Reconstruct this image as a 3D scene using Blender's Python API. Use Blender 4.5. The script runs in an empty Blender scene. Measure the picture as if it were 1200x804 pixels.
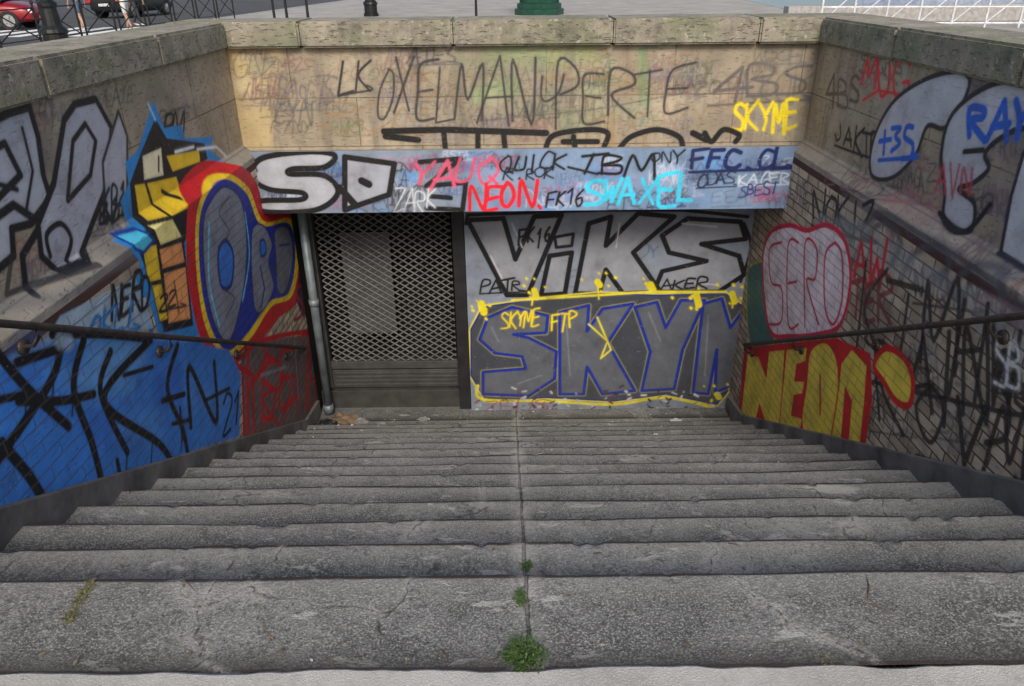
import bpy, bmesh, math, random
import numpy as np
from mathutils import Vector, Matrix
random.seed(7); rng=np.random.default_rng(7)
sc=bpy.context.scene
# ------------------------------------------------------------------ survey camera
CAMZ=1.6; FPX=867.0; PITCH=26.7; ROLL=-0.6
def Rx(a): c,s=math.cos(a),math.sin(a); return np.array([[1,0,0],[0,c,-s],[0,s,c]])
def Rz(a): c,s=math.cos(a),math.sin(a); return np.array([[c,-s,0],[s,c,0],[0,0,1]])
RC=Rx(math.radians(90-PITCH))@Rz(math.radians(ROLL))
CP=np.array([0,0,CAMZ])
def ray(px,py): return RC@np.array([px-600,-(py-402),-FPX])
def unp(px,py,ax,val):      # measurement of a mark on a wall plane -> world metres
    d=ray(px,py); t=(val-CP[ax])/d[ax]; return CP+d*t
# ------------------------------------------------------------------ dimensions (m)
T=.33; R=.172; Y0=1.658; NST=14; YTOP=1.315; ZF=-R*NST
XLU,XLL,XRU,XRL=-2.06,-1.97,2.27,2.19
YB=5.8; YD=6.45; ZT=1.29; ZC=1.115; ZL=.376; ZLB=-.11
def stz(y): return 0.0 if y<Y0 else -R*math.ceil((y-Y0)/T) if y<Y0+(NST-1)*T else ZF
# ------------------------------------------------------------------ helpers
def lin(c):
    o=[]
    for v in c[:3]:
        v=v/255.0
        o.append(v/12.92 if v<=.04045 else ((v+.055)/1.055)**2.4)
    return tuple(o)
def newobj(name,me,parent=None,mats=()):
    o=bpy.data.objects.new(name,me); sc.collection.objects.link(o)
    if parent: o.parent=parent
    if me is not None:
        for m in mats: me.materials.append(m)
    return o
def empty(name):
    o=bpy.data.objects.new(name,None); sc.collection.objects.link(o); o.empty_display_size=.2; return o
def mesh(name,vs,fs,mat,parent=None,smooth=False,fm=None):
    me=bpy.data.meshes.new(name); me.from_pydata([tuple(v) for v in vs],[],fs); me.update()
    o=newobj(name,me,parent,mat if isinstance(mat,(list,tuple)) else [mat])
    if smooth: me.polygons.foreach_set('use_smooth',[True]*len(me.polygons))
    if fm: me.polygons.foreach_set('material_index',fm)
    return o
class MB:
    def __init__(s): s.v=[];s.f=[];s.m=[]
    def add(s,vs,fs,m=0):
        b=len(s.v); s.v+= [tuple(v) for v in vs]; s.f+=[tuple(i+b for i in f) for f in fs]; s.m+=[m]*len(fs)
    def box(s,x0,x1,y0,y1,z0,z1,m=0,M=None):
        vs=[(x,y,z) for z in (z0,z1) for y in (y0,y1) for x in (x0,x1)]
        if M is not None: vs=[tuple(M@Vector(v)) for v in vs]
        s.add(vs,[(0,2,3,1),(4,5,7,6),(0,1,5,4),(2,6,7,3),(0,4,6,2),(1,3,7,5)],m)
    def tube(s,pts,r,n=8,m=0,cap=True):
        pts=[Vector(p) for p in pts]; rs=r if isinstance(r,(list,tuple)) else [r]*len(pts)
        rings=[]
        for i,p in enumerate(pts):
            d=(pts[min(i+1,len(pts)-1)]-pts[max(i-1,0)]).normalized()
            a=d.cross(Vector((0,0,1)))
            if a.length<.05: a=d.cross(Vector((1,0,0)))
            a.normalize(); b=d.cross(a)
            rings.append([p+(a*math.cos(2*math.pi*k/n)+b*math.sin(2*math.pi*k/n))*rs[i] for k in range(n)])
        fs=[]
        for i in range(len(pts)-1):
            for k in range(n): fs.append((i*n+k,i*n+(k+1)%n,(i+1)*n+(k+1)%n,(i+1)*n+k))
        if cap: fs.append(tuple(range(n-1,-1,-1))); fs.append(tuple((len(pts)-1)*n+k for k in range(n)))
        s.add([v for r_ in rings for v in r_],fs,m)
    def lathe(s,c,prof,n=20,m=0):
        vs=[(c[0]+r*math.cos(2*math.pi*k/n),c[1]+r*math.sin(2*math.pi*k/n),c[2]+z) for r,z in prof for k in range(n)]
        fs=[(i*n+k,i*n+(k+1)%n,(i+1)*n+(k+1)%n,(i+1)*n+k) for i in range(len(prof)-1) for k in range(n)]
        fs.append(tuple((len(prof)-1)*n+k for k in range(n)))
        s.add(vs,fs,m)
    def out(s,name,mats,parent=None,smooth=False,bevel=0):
        o=mesh(name,s.v,s.f,mats,parent,smooth,s.m)
        if bevel:
            b=o.modifiers.new('b','BEVEL'); b.width=bevel; b.segments=2; b.limit_method='ANGLE'
        return o
# ------------------------------------------------------------------ node helpers
def nd(nt,t,ins=None,**pr):
    n=nt.nodes.new(t)
    for k,v in pr.items(): setattr(n,k,v)
    for k,v in (ins or {}).items():
        if isinstance(v,bpy.types.NodeSocket): nt.links.new(v,n.inputs[k])
        else: n.inputs[k].default_value=v
    return n
def mth(nt,op,a,b=0.0,c=0.0): return nd(nt,'ShaderNodeMath',{0:a,1:b,2:c},operation=op).outputs[0]
def c4(c): return (c[0],c[1],c[2],1)
def mix(nt,f,a,b,bt='MIX'):
    a=c4(a) if isinstance(a,tuple) else a; b=c4(b) if isinstance(b,tuple) else b
    return nd(nt,'ShaderNodeMix',{0:f,6:a,7:b},data_type='RGBA',blend_type=bt).outputs[2]
def noi(nt,vec,s,d=3,r=.55,dist=0): return nd(nt,'ShaderNodeTexNoise',{'Vector':vec,'Scale':s,'Detail':d,'Roughness':r,'Distortion':dist}).outputs[0]
def rmp(nt,f,a,b,x=0.0,y=1.0):
    return nd(nt,'ShaderNodeMapRange',{0:f,1:a,2:b,3:x,4:y}).outputs[0]
def mat(name):
    m=bpy.data.materials.new(name); m.use_nodes=True; nt=m.node_tree
    return m,nt,nt.nodes['Principled BSDF'],nd(nt,'ShaderNodeTexCoord').outputs['Object']
def bump(nt,b,h,dist=.01,st=1.0):
    n=nd(nt,'ShaderNodeBump',{'Height':h,'Distance':dist,'Strength':st}); nt.links.new(n.outputs[0],b.inputs['Normal'])
def simple(name,col,rough=.6,metal=0,var=.25,scale=8):
    m,nt,b,o=mat(name)
    n=noi(nt,o,scale,3)
    k=rmp(nt,n,.3,.7,1-var,1+var)
    cc=mix(nt,1.0,c4(col),nd(nt,'ShaderNodeCombineColor',{0:k,1:k,2:k}).outputs[0],'MULTIPLY')
    nt.links.new(cc,b.inputs['Base Color']); b.inputs['Roughness'].default_value=rough; b.inputs['Metallic'].default_value=metal
    bump(nt,b,noi(nt,o,scale*6,1),.002)
    return m
# ------------------------------------------------------------------ paint grids
class Grid:
    def __init__(s,A,Z,ax,val):
        s.A=np.array(A,dtype=np.float64); s.Z=np.array(Z,dtype=np.float64); s.ax=ax; s.val=val
        s.rgb=np.zeros((len(A),len(Z),3)); s.al=np.zeros((len(A),len(Z)))
    def p2(s,pts):
        o=[]
        for p in pts:
            w=unp(p[0],p[1],s.ax,s.val); o.append((w[1] if s.ax==0 else w[0], w[2]))
        return o
    def bb(s,p,m):
        xs=[q[0] for q in p]; zs=[q[1] for q in p]
        i0,i1=np.searchsorted(s.A,[min(xs)-m,max(xs)+m]); j0,j1=np.searchsorted(s.Z,[min(zs)-m,max(zs)+m]); return i0,i1,j0,j1
    def dist(s,pts,w,box):
        i0,i1,j0,j1=box; D=np.full((i1-i0,j1-j0),9.0)
        for p,q in zip(pts[:-1],pts[1:]):
            a0,a1,b0,b1=s.bb([p,q],w)
            a0=max(a0,i0);a1=min(a1,i1);b0=max(b0,j0);b1=min(b1,j1)
            if a1<=a0 or b1<=b0: continue
            X=s.A[a0:a1][:,None]-p[0]; Zz=s.Z[b0:b1][None,:]-p[1]
            dx,dz=q[0]-p[0],q[1]-p[1]; L=dx*dx+dz*dz+1e-12
            t=np.clip((X*dx+Zz*dz)/L,0,1)
            d=np.hypot(X-t*dx,Zz-t*dz)
            v=D[a0-i0:a1-i0,b0-j0:b1-j0]; np.minimum(v,d,out=v)
        return D
    def comp(s,box,a,col):
        i0,i1,j0,j1=box; A0=s.al[i0:i1,j0:j1]; C0=s.rgb[i0:i1,j0:j1]
        na=a+A0*(1-a); k=np.where(na>1e-6,a/np.maximum(na,1e-6),0)[...,None]
        s.rgb[i0:i1,j0:j1]=C0*(1-k)+np.array(col)*k; s.al[i0:i1,j0:j1]=na
    def stroke(s,pts,w,col,al=1.0,soft=.007):
        box=s.bb(pts,w+.02)
        if box[1]<=box[0] or box[3]<=box[2]: return
        D=s.dist(pts,w+.02,box); a=np.clip((w/2-D)/soft+.5,0,1)*al
        a=np.maximum(a,np.clip(1-D/(w*.5+.018),0,1)*.25*al)
        s.comp(box,a,col)
    def poly(s,pts,col,al=1.0,soft=.01):
        box=s.bb(pts,.03); i0,i1,j0,j1=box
        if i1<=i0 or j1<=j0: return
        X=s.A[i0:i1][:,None]+np.zeros((1,j1-j0)); Zz=s.Z[j0:j1][None,:]+np.zeros((i1-i0,1))
        ins=np.zeros(X.shape,bool); pc=list(pts)+[pts[0]]
        for p,q in zip(pc[:-1],pc[1:]):
            if p[1]==q[1]: continue
            c=((p[1]>Zz)!=(q[1]>Zz))&(X<(q[0]-p[0])*(Zz-p[1])/(q[1]-p[1])+p[0]); ins^=c
        D=s.dist(pc,.03,box); D=np.where(ins,D,-D)
        s.comp(box,np.clip(D/soft+.5,0,1)*al,col)
def cr(pts,closed=False,n=7):
    P=list(pts)
    if closed: P=[P[-1]]+P+[P[0],P[1]]
    else: P=[P[0]]+P+[P[-1]]
    o=[]
    for i in range(1,len(P)-2):
        a,b,c,d=[np.array(P[k],float) for k in (i-1,i,i+1,i+2)]
        for k in range(n):
            t=k/n; o.append(tuple(.5*((2*b)+(c-a)*t+(2*a-5*b+4*c-d)*t*t+(3*b-3*c+d-a)*t**3)))
    o.append(tuple(P[-2])); return o
def S(gs,pts,w,col,sm=False,closed=False,al=1.0,soft=.008):
    if closed and not sm: pts=list(pts)+[pts[0]]
    if sm: pts=cr(pts,closed)
    for g in gs: g.stroke(g.p2(pts),w,lin(col),al,soft)
def Pg(gs,pts,col,sm=False,al=1.0,line=None,w=.03,soft=.01):
    q=cr(pts,True) if sm else list(pts)
    for g in gs:
        g.poly(g.p2(q),lin(col),al,soft)
        if line: p=g.p2(q); g.stroke(p+[p[0]],w,lin(line))
FT={'A':[[(0,1),(.45,0),(.9,1)],[(.15,.62),(.85,.58)]],'B':[[(.1,1),(.1,0),(.7,.05),(.7,.35),(.15,.48),(.85,.6),(.8,.95),(.05,1)]],
'C':[[(.9,.15),(.5,0),(.1,.4),(.15,.85),(.6,1),(.95,.85)]],'D':[[(.1,1),(.1,0),(.7,.1),(.9,.5),(.6,.95),(.05,1)]],
'E':[[(.9,0),(.1,.05),(.1,.5),(.12,1),(.9,.95)],[(.1,.5),(.75,.46)]],'F':[[(.95,0),(.1,.05),(.1,1)],[(.1,.5),(.75,.48)]],
'G':[[(.9,.15),(.45,0),(.08,.45),(.3,.98),(.85,.85),(.88,.55),(.5,.55)]],'H':[[(.1,0),(.1,1)],[(.85,0),(.85,1)],[(.1,.5),(.85,.45)]],
'I':[[(.5,0),(.45,1)]],'J':[[(.7,0),(.7,.8),(.35,1),(.05,.75)]],'K':[[(.1,0),(.1,1)],[(.85,0),(.15,.52),(.95,1.05)]],
'L':[[(.1,0),(.1,1),(.9,.95)]],'M':[[(.0,1),(.12,0),(.5,.65),(.85,0),(1,1)]],'N':[[(.1,1),(.1,0),(.85,1),(.88,0)]],
'O':[[(.5,0),(.08,.35),(.15,.85),(.55,1),(.92,.6),(.8,.12),(.45,0)]],'P':[[(.1,1.05),(.1,0),(.75,.05),(.85,.35),(.12,.55)]],
'Q':[[(.5,0),(.08,.35),(.15,.85),(.55,1),(.92,.6),(.8,.12),(.45,0)],[(.6,.7),(1,1.1)]],'R':[[(.1,1),(.1,0),(.75,.05),(.8,.35),(.15,.5),(.95,1.05)]],
'S':[[(.9,.1),(.4,0),(.12,.28),(.8,.62),(.75,.95),(.05,.98)]],'T':[[(0,.03),(.95,0)],[(.5,0),(.45,1)]],'U':[[(.1,0),(.12,.8),(.5,1),(.85,.75),(.88,0)]],
'V':[[(.05,0),(.45,1),(.9,0)]],'W':[[(0,0),(.25,1),(.5,.35),(.75,1),(1,0)]],'X':[[(.05,0),(.9,1)],[(.9,0),(.05,1)]],'Y':[[(.05,0),(.45,.5),(.4,1)],[(.9,0),(.45,.5)]],
'Z':[[(.05,.05),(.9,0),(.08,.98),(.95,.95)]],'1':[[(.2,.25),(.5,0),(.5,1)]],'2':[[(.1,.2),(.5,0),(.85,.25),(.1,1),(.9,.97)]],'3':[[(.1,.05),(.8,.1),(.35,.45),(.85,.7),(.1,1)]],
'4':[[(.6,1),(.6,0),(.05,.65),(.95,.62)]],'6':[[(.75,0),(.15,.5),(.3,1),(.8,.8),(.7,.5),(.15,.65)]],'+':[[(.1,.5),(.9,.5)],[(.5,.1),(.5,.9)]],'.':[[(.4,.95),(.5,1)]],' ':[],'-':[[(0,.5),(1,.5)]]}
SMO=set('BCDGJOPQRSU236MNKYEZ')
def text(gs,s,xl,tl,bl,xr,tr,br,col,w,al=1.0,jit=.085,adv=.98,slant=.16,flour=True):
    n=len(s)
    for i,ch in enumerate(s):
        jx=random.uniform(-jit,jit); jy=random.uniform(-jit,jit)*1.5; sc_=random.uniform(.85,1.2); sh=slant*random.uniform(.4,1.6)
        for st in FT.get(ch,[]):
            q=[]
            for (a,b) in st:
                a2=(a+random.uniform(-jit,jit))*adv*sc_+jx; b2=(b-.5)*sc_+.5+jy+random.uniform(-jit,jit)*.7
                u=(i+a2+sh*(1-b2))/n
                t=tl+(tr-tl)*u; bo=bl+(br-bl)*u
                q.append((xl+(xr-xl)*u, t+(bo-t)*b2))
            if ch in SMO: q=cr(q,False,5)
            for g in gs: g.stroke(g.p2(q),w*random.uniform(.85,1.15),lin(col),al)
    if flour and random.random()<.35:
        h=bl-tl; q=[(xr-2,br),(xr+4,br+h*.15),((xl+xr)/2,(bl+br)/2+h*.18),(xl,bl+h*.2)]
        S(gs,q,w*.8,col,sm=True,al=al)
def vary(a,b,s0,s1):
    o=[a]
    while o[-1]<b:
        t=(o[-1]-a)/(b-a); o.append(o[-1]+s0+(s1-s0)*t)
    o[-1]=b; return o
sideA=list(np.arange(.3,2.0,.06))+vary(2.0,YD,.0055,.010)
sideZ=list(np.arange(ZF-.03,ZC,.0058))+[ZC]
GL=Grid(sideA,sideZ,0,-2.01); GR=Grid(sideA,sideZ,0,2.22)
GB=Grid(np.linspace(-2.08,2.29,760),np.linspace(ZL-.002,ZC,130),1,YB)
GM=Grid(np.linspace(-2.02,2.24,740),np.linspace(ZLB,ZL,90),1,YB-.06)
GD=Grid(np.linspace(-.42,2.20,540),np.linspace(ZF-.01,.2,520),1,YD)
# ============================ graffiti : left wall
K=(14,14,20); SIL=(176,179,190); L=[GL]
def fadetags(gs,x0,x1,y0,y1,n,cols,al=.45,s0=25,s1=60,w0=.008,w1=.016,h0=12,h1=26,dy=-3):
    for _ in range(n):
        s=''.join(random.choice('AKSEROTMBNZYCGWQ') for _ in range(random.randint(3,6)))
        x=random.uniform(x0,x1); y=random.uniform(y0,y1); ww=random.uniform(s0,s1); h=random.uniform(h0,h1)
        text(gs,s,x,y,y+h,x+ww,y+dy,y+h+dy,random.choice(cols),random.uniform(w0,w1),al*random.uniform(.6,1.2),jit=.13)
def clouds(gs,x0,x1,y0,y1,n,cols,al=.3):
    # rolled-over / buffed patches left by cleaning crews
    for _ in range(n):
        x=random.uniform(x0,x1); y=random.uniform(y0,y1); w=random.uniform(.06,.2)
        S(gs,[(x,y),(x+random.uniform(10,50),y+random.uniform(-10,10))],w,random.choice(cols),al=al*random.uniform(.5,1.2),soft=.12)
clouds(L,0,230,80,320,16,[(120,116,112),(190,180,165),(90,86,88)],.4)
fadetags(L,0,240,90,330,26,[(60,60,65),(100,90,110),(150,100,100),(50,60,100)],.6,dy=-9)
Pg(L,[(-10,150),(25,132),(48,125),(58,160),(64,205),(72,232),(50,262),(28,268),(30,300),(-10,335)],SIL,line=K,w=.038)
S(L,[(0,178),(20,168),(38,205),(5,240)],.035,K)
S(L,[(0,262),(30,240),(62,262),(40,300),(45,345)],.04,K)
Pg(L,[(76,215),(88,140),(100,122),(124,116),(142,150),(138,215),(120,262),(104,306),(80,318),(62,300),(58,262)],SIL,line=K,w=.038)
S(L,[(92,232),(98,165),(112,145),(124,165),(118,205),(92,235)],.03,K)
S(L,[(72,300),(68,275),(84,262),(96,280),(90,305)],.03,K,sm=True)
S(L,[(40,150),(52,200),(44,250)],.02,K); S(L,[(10,215),(34,222)],.025,K)
Pg(L,[(132,190),(150,130),(160,160),(160,225),(136,262)],SIL,al=.9,line=(50,50,56),w=.022)
S(L,[(28,300),(22,345),(60,330),(110,310)],.028,(40,40,45),al=.85)
S(L,[(5,360),(60,350),(130,310),(158,290)],.05,(110,108,112),al=.5,soft=.03)
text(L,'CKO',-5,84,124,44,72,110,(196,42,58),.022); text(L,'SWEAZ',50,74,108,130,64,90,(204,40,52),.022)
text(L,'BM',200,140,168,224,135,160,K,.022); text(L,'KB16',132,225,262,166,212,246,(16,40,50),.022); text(L,'BJS',128,240,262,160,228,250,K,.02)
# sky blue piece
Pg(L,[(190,118),(202,150),(222,146),(226,162),(258,160),(256,176),(268,188),(244,200),(246,240),(222,284),(232,392),(182,408),(168,360),(150,330),(156,308),(136,282),(160,262),(152,236),(162,215),(158,190),(172,176)],(36,140,215))
Pg(L,[(192,138),(205,162),(248,168),(252,186),(230,203),(232,240),(208,285),(219,382),(184,390),(170,335),(152,290),(167,268),(163,215),(176,178)],K)
YE=(246,206,36)
for p,c in [([(177,182),(199,172),(202,206),(179,212)],(250,240,200)),([(182,214),(216,206),(227,238),(194,254)],YE),([(204,182),(242,175),(244,190),(212,202)],YE),([(168,216),(180,214),(192,254),(174,260)],YE),
            ([(170,264),(194,256),(206,278),(180,288)],(250,236,150)),([(178,292),(205,283),(209,308),(182,316)],(240,160,96)),([(183,320),(210,312),(216,374),(189,380)],(240,160,96)),([(158,290),(175,286),(181,328),(165,332)],YE),([(169,334),(181,332),(189,374),(179,378)],YE)]: Pg(L,p,c,line=K,w=.010)
S(L,[(196,184),(196,200)],.02,K); S(L,[(200,224),(212,232)],.03,K); S(L,[(196,330),(202,366)],.014,K); S(L,[(215,178),(236,172)],.02,(240,245,250)); S(L,[(184,122),(192,140)],.02,(150,210,240))
text(L,'220',178,345,362,206,340,356,K,.016)
Pg(L,[(140,275),(160,268),(172,282),(160,296),(150,292)],(80,200,235),line=(20,60,150),w=.02)
S(L,[(150,330),(172,398),(230,402)],.04,(30,110,200))
S(L,[(236,205),(262,196)],.03,(20,60,160)); S(L,[(240,175),(262,172),(272,182)],.02,(230,230,235))
# lower wall background tones
Pg(L,[(60,370),(150,325),(172,385),(110,390),(40,402)],(160,190,212),al=.8)
text(L,'NERD',120,338,378,168,318,356,K,.028); text(L,'OKLI',95,372,396,150,352,380,(40,130,200),.022)
# red bubble piece
Pg(L,[(211,262),(220,216),(250,188),(287,203),(309,247),(340,247),(353,300),(345,352),(320,374),(294,406),(262,428),(230,402),(213,330)],(205,14,32),sm=True)
Pg(L,[(222,262),(232,224),(255,203),(284,219),(303,259),(336,257),(345,300),(337,347),(312,360),(288,396),(260,418),(236,390),(224,330)],(246,208,34),sm=True)
Pg(L,[(226,264),(236,228),(256,210),(282,226),(300,264),(333,262),(341,300),(333,343),(310,354),(285,389),(260,411),(240,384),(228,330)],(20,46,160),sm=True)
GYF=(128,134,150)
Pg(L,[(231,262),(241,234),(257,219),(276,236),(283,285),(278,345),(262,400),(244,378),(233,325)],GYF,sm=True,line=(14,30,96),w=.014)
Pg(L,[(289,274),(302,264),(313,286),(309,308),(315,338),(300,366),(291,352)],GYF,sm=True,line=(14,34,120),w=.014)
Pg(L,[(317,270),(332,268),(338,300),(330,340),(320,340),(318,300)],(112,116,132),sm=True,line=(14,34,120),w=.012)
Pg(L,[(249,296),(258,282),(267,300),(264,334),(252,334)],(50,120,215),sm=True,line=(14,34,130),w=.03)
Pg(L,[(299,284),(304,282),(306,296),(300,300)],(50,120,215),sm=True,line=(14,34,130),w=.02)
S(L,[(238,262),(238,330),(250,382)],.022,(110,200,245),sm=True); S(L,[(281,250),(286,300),(278,352)],.02,(110,200,245),sm=True)
S(L,[(299,312),(304,338),(300,360)],.025,(14,34,130)); S(L,[(322,288),(334,286)],.02,(14,34,130)); S(L,[(262,230),(250,250),(262,272),(248,290)],.012,(60,64,80),sm=True); S(L,[(256,340),(268,350),(258,372)],.012,(60,64,80),sm=True)
Pg(L,[(341,262),(360,262),(372,300),(374,350),(350,372),(342,352),(348,300)],(30,32,60),al=.9)
S(L,[(345,270),(358,300),(350,350),(366,345)],.03,(30,70,180)); S(L,[(350,300),(364,290)],.05,(60,115,200)); text(L,'SKA',340,330,375,374,325,365,(170,40,70),.03)
# red lower letters
Pg(L,[(276,420),(300,400),(384,388),(388,478),(330,505),(280,516)],(96,82,88),al=.85)
text(L,'PSETR',280,418,500,384,398,470,(206,18,36),.05); S(L,[(288,402),(330,392),(380,385)],.045,(200,20,38)); S(L,[(240,410),(290,440),(292,505)],.05,(190,18,38))
text(L,'RAE',300,430,500,380,412,470,(200,20,36),.035)
S(L,[(340,400),(345,470)],.03,(130,132,142)); S(L,[(300,440),(330,430)],.03,(140,140,148)); S(L,[(362,400),(372,455)],.028,(200,60,70))
# blue block
Pg(L,[(-40,430),(20,412),(70,396),(150,392),(200,398),(262,410),(276,440),(274,512),(240,522),(190,540),(130,560),(80,592),(-40,640)],(58,132,222),soft=.03)
clouds(L,0,260,410,520,14,[(90,160,235),(40,100,200),(120,180,235)],.5)
S(L,[(-20,430),(40,404),(120,390),(215,398)],.03,(130,180,235),al=.6,soft=.03)
BK=(10,12,22)
for st,w in [([(-20,408),(20,455),(70,500)],.055),([(-30,560),(10,505),(52,440),(62,392)],.055),([(8,425),(62,408)],.05),([(88,398),(76,455),(98,520),(112,575)],.055),([(10,470),(60,470),(100,462)],.05),
             ([(50,392),(110,392),(168,398)],.05),([(120,412),(108,460),(140,530)],.05),([(168,398),(112,468),(178,520),(198,552)],.055),([(200,405),(188,455),(206,502),(212,530)],.05),([(182,470),(208,462)],.04),
             ([(216,500),(214,430),(246,495),(244,425)],.05),([(194,497),(216,492)],.03),([(203,478),(206,515)],.03),([(-10,520),(24,560),(48,600)],.06),([(135,575),(128,540)],.04),([(232,470),(262,455)],.03),([(136,440),(170,430)],.03),([(-20,470),(20,462)],.04)]:
    S(L,st,w*.88,BK,sm=True)
for x,y in [(76,455),(112,575),(20,455),(140,530),(206,502),(52,440),(170,515)]: S(L,[(x,y),(x-2,y+random.uniform(25,50))],.012,BK)
text(L,'21',254,466,506,276,460,496,BK,.028); S(L,[(278,440),(280,515)],.045,(175,24,42))
S(L,[(60,400),(70,402)],.07,(190,215,240),al=.7,soft=.03)
# ============================ right wall
Rr=[GR]
clouds(Rr,960,1190,60,300,18,[(120,116,116),(185,176,164),(96,92,96)],.4)
clouds(Rr,1000,1190,320,520,8,[(120,112,104),(150,60,60),(170,165,160)],.35)
fadetags(Rr,960,1180,60,300,30,[(60,60,65),(110,90,100),(150,100,110),(60,70,110)],.6,dy=9)
fadetags(Rr,1000,1190,300,500,12,[(30,28,30),(50,44,44),(120,60,60),(170,170,170)],.7,30,80,.012,.022,20,50,dy=12)
text(Rr,'4BS',958,86,120,1000,92,128,(86,74,74),.022,.85); text(Rr,'MUG',1000,72,104,1052,72,118,(214,44,56),.026); S(Rr,[(1002,118),(1020,106),(1050,112)],.018,(214,44,56))
text(Rr,'JAKTE',970,144,166,1020,158,186,K,.022)
Pg(Rr,[(1012,205),(1014,165),(1035,122),(1068,96),(1105,84),(1124,92),(1116,122),(1096,150),(1076,148),(1062,182),(1036,208)],(190,192,202),sm=True,line=(30,30,38),w=.028)
Pg(Rr,[(1096,225),(1092,180),(1104,135),(1140,104),(1180,94),(1240,100),(1240,160),(1190,150),(1160,162),(1142,180),(1146,198),(1128,215),(1112,222),(1130,240),(1124,272),(1096,256)],(188,190,200),sm=True,line=(30,30,38),w=.03)
Pg(Rr,[(1215,140),(1186,180),(1172,230),(1160,296),(1186,312),(1240,340),(1240,150)],(194,196,204),line=(40,40,48),w=.025)
S(Rr,[(1090,250),(1118,272),(1148,240)],.032,K,sm=True); S(Rr,[(1118,178),(1140,176)],.028,K); text(Rr,'AVN',1085,190,225,1125,200,235,(190,60,75),.018,.8)
text(Rr,'RAY',1120,126,162,1192,120,162,(22,96,206),.038); text(Rr,'+3S',1020,152,182,1060,146,180,(22,96,206),.032)
text(Rr,'NOKIZ',956,226,258,1028,238,280,K,.028); text(Rr,'LIVE',930,205,228,952,214,238,(80,80,90),.014)
for st in [[(1000,322),(1012,290),(1040,262),(1062,282),(1050,310)],[(1062,330),(1075,300),(1104,288),(1120,310),(1098,332)],[(1120,340),(1146,312),(1176,318),(1182,350)],[(985,250),(1010,268),(1040,250),(1080,272),(1130,300),(1210,362)]]:
    S(Rr,st,.045,(76,76,84),sm=True,al=.8,soft=.03)
Pg(Rr,[(960,250),(1020,262),(1100,310),(1220,372),(1220,410),(1090,338),(1000,300),(960,276)],(160,162,168),al=.45,soft=.03)
Pg(Rr,[(880,322),(898,306),(912,312),(914,392),(884,406)],(72,122,116),sm=True,line=(190,180,70),w=.02); S(Rr,[(892,330),(902,370)],.04,(120,120,112))
Pg(Rr,[(898,300),(908,272),(930,264),(950,270),(975,264),(996,284),(1002,330),(990,380),(962,392),(930,394),(908,390),(900,350)],(246,230,236),sm=True,line=(222,28,74),w=.038)
for st in [[(920,284),(906,292),(908,330),(920,338),(920,376),(906,380)],[(940,284),(928,288),(928,378),(940,380)],[(928,332),(938,330)],[(948,382),(948,286),(962,292),(960,326),(950,330),(964,380)],[(984,284),(972,300),(972,360),(982,380),(992,350),(992,300),(984,284)]]:
    S(Rr,st,.022,(214,40,84),sm=True)
for x in (915,935,950,968,985): S(Rr,[(x,386),(x+1,398)],.01,(216,30,72))
text(Rr,'AW',1004,280,330,1040,290,345,(206,34,58),.03); text(Rr,'TER',1000,330,372,1050,322,372,(150,32,44),.032,.85)
for s_,q in [('KTMHW',(1004,312,420,1200,372,470)),('RAINS',(1030,400,480,1200,400,520)),('OVM',(1080,450,520,1200,470,560))]:
    text(Rr,s_,*q,(22,20,24),.032,.9,jit=.12)
Pg(Rr,[(1008,340),(1040,330),(1060,395),(1020,398)],(60,52,52),al=.45,soft=.05)
text(Rr,'SB',1170,395,445,1205,398,455,(225,225,228),.02)
Y_=(246,220,80); RD=(222,20,30)
Pg(Rr,[(868,492),(876,408),(925,402),(985,396),(1026,414),(1028,470),(1018,532),(940,520)],RD,sm=False)
Pg(Rr,[(872,484),(880,413),(893,418),(902,442),(905,411),(924,409),(919,501),(903,500),(894,474),(889,494)],Y_,line=RD,w=.018)
Pg(Rr,[(926,409),(951,406),(949,424),(938,428),(936,446),(948,446),(945,462),(935,464),(932,486),(945,490),(941,511),(917,503)],Y_,line=RD,w=.018)
Pg(Rr,[(955,411),(974,402),(987,430),(985,500),(964,519),(945,500),(950,450)],Y_,sm=True,line=RD,w=.018); S(Rr,[(966,440),(966,485)],.025,RD)
Pg(Rr,[(991,425),(1004,408),(1022,428),(1019,470),(1013,528),(999,523),(1003,470),(996,455),(991,518),(979,512),(986,470)],Y_,line=RD,w=.018)
Pg(Rr,[(1030,428),(1044,408),(1066,420),(1076,446),(1072,474),(1056,470),(1042,448)],Y_,sm=True,line=RD,w=.042)
# ============================ back upper wall
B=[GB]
Pg(B,[(262,52),(330,54),(320,120),(318,172),(284,176)],(226,196,130),al=.45,soft=.05)  # warm sunlit patch at the left end, painted into the wall colour
clouds(B,270,920,55,145,34,[(150,138,118),(120,110,98),(200,190,160),(130,150,110),(170,150,110)],.35)
fadetags(B,270,920,55,145,60,[(110,98,80),(84,76,74),(140,105,98),(95,120,85),(150,150,140),(120,110,120)],.6,dy=-1)
fadetags(B,270,920,60,140,14,[(100,90,74),(150,120,80),(90,90,96)],.5,60,140,.012,.02,25,45,dy=-1)
S(B,[(580,58),(640,70),(690,62)],.12,(120,155,90),al=.45,soft=.15); S(B,[(560,112),(600,100)],.1,(120,170,100),al=.4,soft=.12); S(B,[(752,60),(756,120)],.06,(110,165,105),al=.45,soft=.06)
GY=(52,48,50)
text(B,'LK',396,72,106,432,70,100,(48,46,48),.018)
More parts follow.
